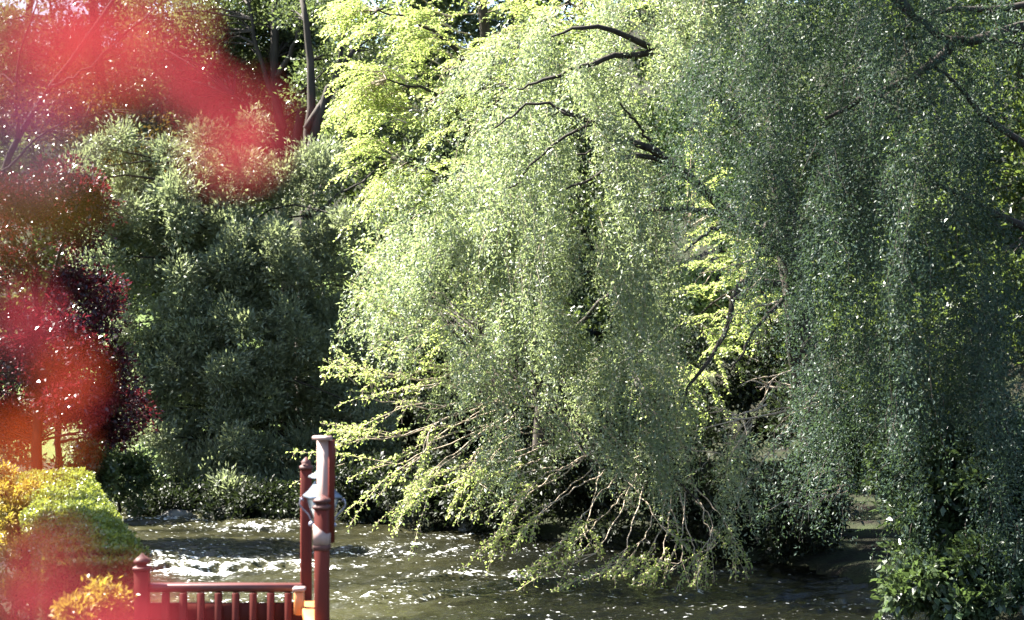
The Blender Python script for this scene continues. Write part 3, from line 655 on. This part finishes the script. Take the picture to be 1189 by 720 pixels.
dead('bleached bare stems at the water below the bright willow', [(905, 445), (890, 470), (910, 500), (870, 500)], 25.6, 5, 1.0, (-.7, -.1, -.55), .016)

# ---------------------------------------------------------------- hedge and garden on the left
Hd = nrm(np.array([-5.48 + 3.25, 22.9 - 14.9, 0])); Hs = np.array([Hd[1], -Hd[0], 0]); Ha = np.array([-3.25, 14.9, 0]); HL = 8.3; HW = .80; HZ0 = -2.95; HZ1 = -1.89
t = empty('clipped_hedge', [Ha[0], Ha[1], HZ0], 'long clipped green box hedge running back along the river to the plum tree', 'hedge')
core = Mesh(); core.box(Ha + Hd * HL / 2 + np.array([0, 0, (HZ0 + HZ1) / 2 - .03]), (HW - .16, HL - .16, HZ1 - HZ0 - .12), math.atan2(Hd[1], Hd[0]) - math.pi / 2, .12); core.build('stems', M['hedge_core'], t)
lv = Leaves()
def hedge_face(n, f, nrml):
    u, v = rng.random(n), rng.random(n); P = f(u, v)
    bump = (fbm(P[:, 0] * 3 + P[:, 2] * 2.3, P[:, 1] * 3 + P[:, 2]) - .47) * .26
    P = P + np.asarray(nrml) * (bump - np.abs(rng.normal(0, .035, n)))[:, None]
    A = np.asarray(nrml) * .6 + rng.normal(0, .9, (n, 3)) + np.array([0, 0, .2]); l = .036 * rng.uniform(.6, 1.3, n)
    lv.add(P, A, rng.normal(0, 1, (n, 3)) + np.asarray(nrml), l, l * .72)
up = np.array([0, 0, 1.0])
def rnd(s): return .10 * np.clip((np.abs(s) - .72) / .28, 0, 1) ** 2
hedge_face(34000, lambda u, v: Ha + np.outer(u * HL, Hd) + np.outer((v - .5) * HW, Hs) + np.outer(HZ1 - rnd((v - .5) * 2) - rnd((u - .5) * 2) * (np.abs(u - .5) > .47), up), up)
for sg in (1, -1):
    hedge_face(30000, lambda u, v: Ha + np.outer(u * HL, Hd) + Hs * sg * HW / 2 + np.outer(HZ0 + v * (HZ1 - HZ0 - .06), up), Hs * sg)
hedge_face(6000, lambda u, v: Ha + np.outer((u - .5) * HW, Hs) + np.outer(HZ0 + v * (HZ1 - HZ0 - .06), up), -Hd)
hedge_face(4000, lambda u, v: Ha + Hd * HL + np.outer((u - .5) * HW, Hs) + np.outer(HZ0 + v * (HZ1 - HZ0 - .06), up), Hd)
lv.build('foliage', M['hedge'], t)

for (px, py, D, rx, rz, n, lab) in ((22, 600, 19, .36, .36, 30, 'golden-yellow shrub against the side of the clipped hedge'), (18, 690, 15.5, .36, .30, 20, 'golden bush at the bottom corner behind the pink blur'), (112, 706, 12.6, .30, .13, 22, 'low golden-orange bush in front of the railing end post'), (35, 645, 17, .26, .26, 18, 'small yellow shrub between the two golden bushes'), (-5, 560, 21, .35, .3, 20, 'yellow shrub farthest along the side of the hedge')):
    c = W(px, py, D); b = base_of(c[0], c[1]); cl = ellipsoid_clumps(c, (rx, .3, rz), n, .2)
    simple_tree('golden_shrub', lab, 'shrub', b, [b * .5 + c * .5, c], .02, [], cl, rng.uniform(.09, .14, len(cl)), 150, .04, 'gold', .45, .4, group='golden shrubs beside the hedge', shell=.15)

# lawn blades beyond the hedge
lv = Leaves(); n = 26000
x = rng.uniform(-13, -5, n); y = rng.uniform(25, 37, n); k = river_dist(x, y) > .6; x, y = x[k], y[k]
lv.add(np.stack([x, y, ground_z(x, y) - .01], 1), np.array([0, 0, 1.0]) + rng.normal(0, .3, (len(x), 3)), rng.normal(0, 1, (len(x), 3)), .10, .012)
o = lv.build('grass', M['grass'], None); tag(o, 'short lawn grass on the left bank beyond the hedge', 'grass', kind='stuff')

# tree left of the frame that shades the near end of the hedge
b = base_of(-9.1, 19.2); cl = ellipsoid_clumps((-8.9, 18.6, 5.1), (1.9, 3.3, 1.6), 80, .1, False)
simple_tree('garden_tree', 'round garden tree shading the near end of the hedge', 'tree', b, [(-9.1, 19.2, 1), (-9.0, 19.2, 4.6)], .14, [], cl, .6, 260, .11, 'wood', .5, .1)

# stones along the banks
def stone(c, s, lab):
    d = sphere_dirs(1)
    nu, nv = 14, 9; th = np.linspace(0, 2 * math.pi, nu, endpoint=False); ph = np.linspace(.12, math.pi - .12, nv)
    V = []
    o = rng.uniform(0, 40)
    for p in ph:
        for q in th:
            dv = np.array([math.sin(p) * math.cos(q), math.sin(p) * math.sin(q), math.cos(p)])
            r = .75 + .6 * float(fbm(np.array([dv[0] * 1.6 + o]), np.array([dv[1] * 1.6 + dv[2] * 1.3 + o]))[0])
            V.append(np.asarray(c) + dv * r * np.asarray(s) * .8 - np.array([0, 0, .05]))
    fs = [(i * nu + j, (i + 1) * nu + j, (i + 1) * nu + (j + 1) % nu, i * nu + (j + 1) % nu) for i in range(nv - 1) for j in range(nu)] + [tuple(range(nu)), tuple(range((nv - 1) * nu, nv * nu))[::-1]]
    m = Mesh(); m._add(V, fs); ob = m.build('river_stone', M['stone'], None, True)
    tag(ob, lab, 'stone', 'stones along the water')
for (px, py, D, s, lab) in ((160, 592, 34.2, (.30, .3, .16), 'pale stone in white water below the glossy dark bush'), (205, 596, 33.6, (.34, .3, .15), 'wet stone at the foot of the evergreen, nearer the hedge'), (262, 598, 33.6, (.42, .3, .16), 'long flat stone under the middle of the evergreen'),
                            (545, 615, 31.4, (.22, .25, .22), 'upright pale stone at the bank under the lime branches'), (920, 650, 27.6, (.5, .4, .2), 'dark stone at the edge of the shaded hollow'), (330, 597, 33.8, (.25, .2, .14), 'small stone at the bank just left of the lantern')):
    stone(W(px, py, D), s, lab)

# ---------------------------------------------------------------- railing, lamp post and lantern
D = 13.4
P = lambda px, py, D=D: W(px, py, D)
DECK = -2.88
rt = empty('railing', [P(165, 0)[0], D, DECK], 'dark red wooden railing with square balusters beside the river', 'railing')
m = Mesh(); a = P(172, 682); z = P(352, 682)
m.box((a + z) / 2 + np.array([0, 0, 0]), (z[0] - a[0], .10, .055), 0, .008); m.build('handrail', M['rail'], rt)
m = Mesh(); m.box([(a[0] + z[0]) / 2, D + .005, P(0, 708)[2] - .05], (z[0] - a[0] - .02, .03, .20), 0, .006); m.build('lower_board', M['paint'], rt)
zt = a[2] - .0295
for k in range(8):
    px = 193.5 + k * 20.2 + .6; m = Mesh(); x = P(px, 0)[0]
    m.box([x, D - .048, (zt + DECK) / 2], (.052, .045, zt - DECK), 0, .005); m.build('baluster', M['paint'], rt)
def newel(px, ytop, D, w, parent, name='post', mat='paint', rz=0, yb=None):
    c = P(px, ytop, D); z1 = c[2]
    m = Mesh(); m.box([c[0], D, (z1 + DECK) / 2], (w, w, z1 - DECK), rz, .003); o = m.build(name, M[mat], parent)
    h = w / 2
    f = Mesh(); f.rings([c[0], D, z1 + .001], [(h * 1.12, 0), (h * 1.18, .012), (h * 1.12, .024), (h * .62, .030), (h * .62, .042), (h * 1.02, .052), (h * 1.05, .070), (h * .55, .092), (h * .06, .118)], 4, rz); f.build('finial', M['dark_cap'], o)
    return o
newel(165, 662, D - .02, .098, rt)
# back corner post
c = P(355.5, 545, D + .05)
m = Mesh(); m.box([c[0], D + .05, (c[2] + DECK) / 2], (.078, .078, c[2] - DECK), R(8), .003); o = m.build('post', M['paint'], rt)
f = Mesh(); f.rings([c[0], D + .05, c[2] + .001], [(.046, 0), (.046, .02), (.03, .03), (.034, .05), (.004, .085)], 4, R(8)); f.build('finial', M['dark_cap'], o)
# side rail coming towards the camera, sunlight painted in as orange
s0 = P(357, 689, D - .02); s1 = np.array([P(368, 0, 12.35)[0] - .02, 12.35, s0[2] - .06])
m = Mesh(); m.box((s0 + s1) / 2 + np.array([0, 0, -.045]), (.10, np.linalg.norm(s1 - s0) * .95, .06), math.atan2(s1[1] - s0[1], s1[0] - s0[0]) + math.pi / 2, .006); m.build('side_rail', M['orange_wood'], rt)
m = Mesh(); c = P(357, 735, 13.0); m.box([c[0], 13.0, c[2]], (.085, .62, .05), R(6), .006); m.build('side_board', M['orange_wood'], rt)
c = P(347.5, 690, D - .35); m = Mesh(); m.box([c[0], D - .35, c[2] - .06], (.066, .066, .16), 0, .008); o = m.build('bracket_block', M['orange_wood'], rt)
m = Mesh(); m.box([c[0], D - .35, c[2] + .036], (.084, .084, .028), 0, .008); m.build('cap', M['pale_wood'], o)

# lamp post: short finialled newel in front, tall carved board behind it
Dl = 12.5; sc = Dl / F; rz = R(-8); rb = R(-28)
c = W(373.5, 360, Dl)
lp = empty('lamp_post', [c[0], Dl, DECK], 'tall carved lamp post with an upper board coloured pale by sun glare and dark red newel', 'post')
nw = .084
m = Mesh(); zt_ = W(0, 592, Dl)[2]; m.box([c[0] + .002, Dl, (zt_ + DECK) / 2], (nw, nw, zt_ - DECK), rz, .003); o = m.build('newel', M['paint'], lp)
f = Mesh(); h = nw / 2; f.rings([c[0] + .002, Dl, zt_ + .001], [(h * 1.0, 0), (h * 1.2, .010), (h * 1.2, .026), (h * .8, .034), (h * .8, .042), (h * 1.15, .050), (h * 1.15, .066), (h * .5, .084), (h * .05, .100)], 4, rz); f.build('finial', M['dark_cap'], o)
def zz(py): return W(0, py, Dl)[2] - 0
ex = lambda px: (px - 373.5) * sc
out = [(364, 632), (364, 512), (381.5, 512), (381.5, 541), (380.4, 545), (380.4, 549), (381.8, 553), (381.8, 560), (380.3, 566), (380.3, 632)]
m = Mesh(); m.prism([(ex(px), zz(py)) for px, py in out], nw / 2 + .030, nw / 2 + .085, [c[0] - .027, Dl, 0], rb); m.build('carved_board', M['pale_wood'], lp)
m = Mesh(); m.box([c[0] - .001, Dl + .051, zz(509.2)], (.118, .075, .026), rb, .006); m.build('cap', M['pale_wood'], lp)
m = Mesh(); m.box([c[0] - .001, Dl + .051, zz(635.8)], (.100, .058, .038), rb, .004); m.build('board_foot', M['dark_cap'], lp)

m = Mesh(); e = nw / 2 + .006
m.prism([(-e, zz(632)), (e, zz(632)), (e, zz(620)), (-e, zz(608))], -e, e, [c[0] + .002, Dl, 0], rz); m.build('glare_band', M['pale_wood'], lp)  # added band: pale sloped shape imitates sunlit board below a diagonal shadow edge
m = Mesh(); m.box([c[0] + .002, Dl, zz(635.6)], (nw + .016, nw + .016, .039), rz, .005); m.build('band_base', M['dark_cap'], lp)

m = Mesh(); m.prism([(ex(380.4), zz(632)), (ex(380.4), zz(512)), (ex(383.2), zz(512)), (ex(383.2), zz(540)), (ex(382), zz(547)), (ex(383.4), zz(556)), (ex(382), zz(566)), (ex(382), zz(632))], nw / 2 + .026, nw / 2 + .088, [c[0] - .027, Dl, 0], rb); m.build('shade_slab', M['paint'], lp)  # dark slab added to colour the board's right side as shaded

# lantern hung behind the board
Dn = 12.86
lc = W(374.5, 0, Dn); lx = lc[0]; lz = lambda py: W(0, py, Dn)[2]
ln = empty('lantern', [lx, Dn, lz(610)], 'old grey metal lantern with pale tapered glass on the carved lamp post', 'lantern')
hw = lambda px: px * Dn / F
m = Mesh(); m.rings([lx, Dn, 0], [(hw(26.5), lz(578)), (hw(27), lz(576)), (hw(20), lz(571)), (hw(13), lz(563)), (hw(11), lz(559))], 4, R(20), False); m.build('roof', M['lamp_metal'], ln)
m = Mesh(); m.rings([lx, Dn, 0], [(hw(9), lz(559) + .001), (hw(9), lz(556)), (hw(19.5), lz(555)), (hw(19), lz(553)), (hw(10), lz(549)), (hw(5), lz(542)), (hw(3), lz(540)), (hw(3.5), lz(536)), (hw(.6), lz(531))], 4, R(20), False); m.build('top_cap', M['lamp_metal'], ln)
m = Mesh(); m.rings([lx, Dn, 0], [(hw(10), lz(606)), (hw(20), lz(578.4))], 4, R(20), False); m.build('glass', M['glass'], ln)
m = Mesh()
for k in range(4):
    t_ = R(20) + math.pi / 4 + k * math.pi / 2; q = lambda r, y: np.array([lx + hw(r) * math.cos(t_), Dn + hw(r) * math.sin(t_), lz(y)])
    m.tube([q(10.4, 607), q(20.4, 578.2)], [.006, .006], 5)
m.rings([lx, Dn, 0], [(hw(7), lz(611)), (hw(11.5), lz(608.5)), (hw(11.5), lz(606.2))], 4, R(20), False)
m.build('frame', M['lamp_metal'], ln)
br = Mesh()
for sg in (-1, 1):
    pts = [(2, 612), (8, 611), (13, 606), (17, 598), (23, 592), (27, 586), (25, 579), (22.5, 582)]
    br.tube(curve([np.array([lx + sg * hw(a), Dn - .03 * sg, lz(y)]) for a, y in pts], 24), .0062, 6)
    br.rings([lx + sg * hw(13), Dn - .03 * sg, lz(609)], [(.004, -.022), (.018, -.012), (.022, 0), (.018, .012), (.004, .022)], 10)
br.build('bracket', M['lamp_scroll'], ln, True)
m = Mesh(); m.tube([np.array([lx, Dn, lz(612)]), np.array([lx, Dn - .1, lz(616)]), np.array([c[0], Dl + nw / 2 + .09, lz(618)])], [.011, .011, .011], 6); m.build('arm', M['lamp_scroll'], ln)

# deck
m = Mesh()
for k in range(16):
    m.box([-2.3 + .0, 11.9 + k * .098, DECK - .02], (3.2, .094, .04), 0, .004)
o = m.build('deck', M['deck']); tag(o, kind='structure')

# ---------------------------------------------------------------- red-leaved maple close to the camera, far out of focus
rng = np.random.default_rng(11)
b = np.array([-1.15, .55, -1.72])
mt = empty('red_maple', b, 'crimson-leaved maple right beside the viewpoint, blurred into soft red patches', 'tree')
tr = Mesh(); tp = curve([b, (-1.1, .55, -1.0), (-1.0, .55, -.4), (-.85, .55, .1), (-.7, .55, .5)], 14); tr.tube(tp, taper(.035, .012, 14), 8); tr.build('trunk', M['bark'], mt, True)
tw = Mesh(); LB = {k: Leaves() for k in ('red', 'orange', 'olive', 'mauve')}
def palm(lv, c, size, nrm_, axis):
    """five-lobed leaf of pointed blades"""
    nrm_ = nrm(nrm_); axis = nrm(np.asarray(axis) - nrm_ * np.dot(axis, nrm_)); s = np.cross(nrm_, axis)
    k = 5; ang = np.linspace(-1.35, 1.35, k)
    A = np.outer(np.cos(ang), axis) + np.outer(np.sin(ang), s)
    L = size * np.array([.6, .9, 1.1, .9, .6]) * .62
    lv.add(np.tile(c, (k, 1)) - axis * 0 + rng.normal(0, .0003, (k, 3)), A, np.tile(nrm_, (k, 1)), L, L * .62, .12, .5)
blobs = [  # px, py, depth, size m, kind
    (15, -8, .36, .020, 'red'), (60, 8, .38, .022, 'red'), (112, 62, .44, .022, 'red'), (165, 25, .46, .018, 'red'), (150, 92, .46, .018, 'red'), (100, 118, .42, .016, 'orange'), (92, 45, .40, .020, 'red'), (178, 70, .50, .014, 'red'),
    (28, 52, .40, .018, 'red'), (120, 5, .46, .016, 'red'), (28, 135, .40, .022, 'mauve'), (68, 150, .42, .012, 'mauve'), (20, 190, .38, .020, 'olive'), (62, 195, .42, .014, 'olive'), (5, 235, .42, .016, 'olive'),
    
    (228, 118, .64, .024, 'red'), (205, 95, .66, .020, 'red'),  (262, 142, .62, .030, 'red'), (242, 165, .62, .024, 'red'), (290, 168, .68, .020, 'red'), (305, 180, .72, .014, 'red'), (212, 135, .66, .014, 'red'),
    (30, 355, .66, .022, 'red'), (78, 436, .62, .018, 'orange'), (92, 450, .62, .014, 'red'), (62, 418, .64, .012, 'red'), (5, 250, .48, .010, 'red'),
    (5, 540, .46, .014, 'orange'), (110, 715, .54, .022, 'red'), (160, 715, .54, .02, 'red'), (5, 520, .5, .018, 'orange'), (45, 672, .46, .020, 'red'), (40, 695, .44, .022, 'red'), (92, 690, .48, .016, 'red'), (140, 690, .50, .018, 'red'), (172, 700, .52, .018, 'red'), (185, 712, .52, .014, 'red')]
ends = []
for px, py, D_, s, kind in blobs:
    c = W(px, py, D_) + rng.normal(0, .003, 3)
    palm(LB[kind], c, s * .98, np.array([rng.normal(.45, .3), -.9, rng.normal(-.45, .3)]), np.array([rng.normal(.5, .6), .2, rng.normal(-.5, .6)]))
    ends.append(c)
for k, (q, mem) in enumerate((([(-1.0, .55, -.4), (-.6, .5, -.3), (-.2, .45, -.085)], lambda p: p[1] > 500), ([(-.95, .55, -.2), (-.6, .58, -.05), (-.21, .58, 0.0)], lambda p: 250 < p[1] <= 500), ([(-.8, .55, .3), (-.45, .42, .22), (-.16, .4, .075)], lambda p: p[1] <= 250))):
    cc = curve(q, 14); tw.tube(cc, taper(.005, .0012, 14), 6)
    for e, bl in zip(ends, blobs):
        if mem(bl):
            cand = cc[6:]; j = np.argmin(np.linalg.norm(cand - e, axis=1) + np.where(cand[:, 0] > e[0], .3, 0)); tw.tube(curve([cand[j], (cand[j] + e) / 2 + rng.normal(0, .004, 3), e], 6), taper(.0009, .0005, 6), 4)
tw.build('branches', M['bark'], mt)
LB['red'].build('crimson_leaves', M['red'], mt); LB['orange'].build('orange_leaves', M['orange'], mt); LB['olive'].build('olive_leaves', M['olive'], mt); LB['mauve'].build('mauve_petals', M['mauve'], mt)

# ---------------------------------------------------------------- light, camera
EL, AZ = R(50), R(-66)                      # azimuth from +Y towards +X: the sun stands to the left and a little beyond
sd = np.array([math.sin(AZ) * math.cos(EL), math.cos(AZ) * math.cos(EL), math.sin(EL)])
wld = bpy.data.worlds.new('World'); scene.world = wld; wld.use_nodes = True
nt = wld.node_tree; bg = nt.nodes['Background']; sky = nt.nodes.new('ShaderNodeTexSky'); sky.sky_type = 'NISHITA'; sky.sun_disc = False
sky.sun_elevation = EL; sky.sun_rotation = AZ
nt.links.new(sky.outputs[0], bg.inputs[0]); bg.inputs[1].default_value = .05
from mathutils import Vector
sl = bpy.data.lights.new('sun', 'SUN'); sl.energy = 5.0; sl.angle = R(.5); sl.color = (1, .95, .86)
so = bpy.data.objects.new('sun', sl); COL.objects.link(so); so.rotation_euler = Vector([-float(v) for v in sd]).to_track_quat('-Z', 'Y').to_euler(); so.location = [float(v) * 40 for v in sd]

cam = bpy.data.cameras.new('camera'); co = bpy.data.objects.new('camera', cam); COL.objects.link(co)
co.location = (0, 0, 0); co.rotation_euler = (R(90), 0, 0)
cam.sensor_width = 36; cam.lens = 36 * F / 1189.0; cam.clip_start = .05; cam.clip_end = 1500
cam.dof.use_dof = True; cam.dof.focus_distance = 24; cam.dof.aperture_fstop = 2.8
scene.camera = co
scene.view_settings.view_transform = 'Standard'; scene.view_settings.look = 'None'; scene.view_settings.gamma = 1
scene.view_settings.exposure = 3.3; scene.view_settings.use_curve_mapping = False
scene.cycles.max_bounces = 8; scene.cycles.diffuse_bounces = 4; scene.cycles.transmission_bounces = 6; scene.cycles.sample_clamp_indirect = 6
scene.cycles.use_denoising = True
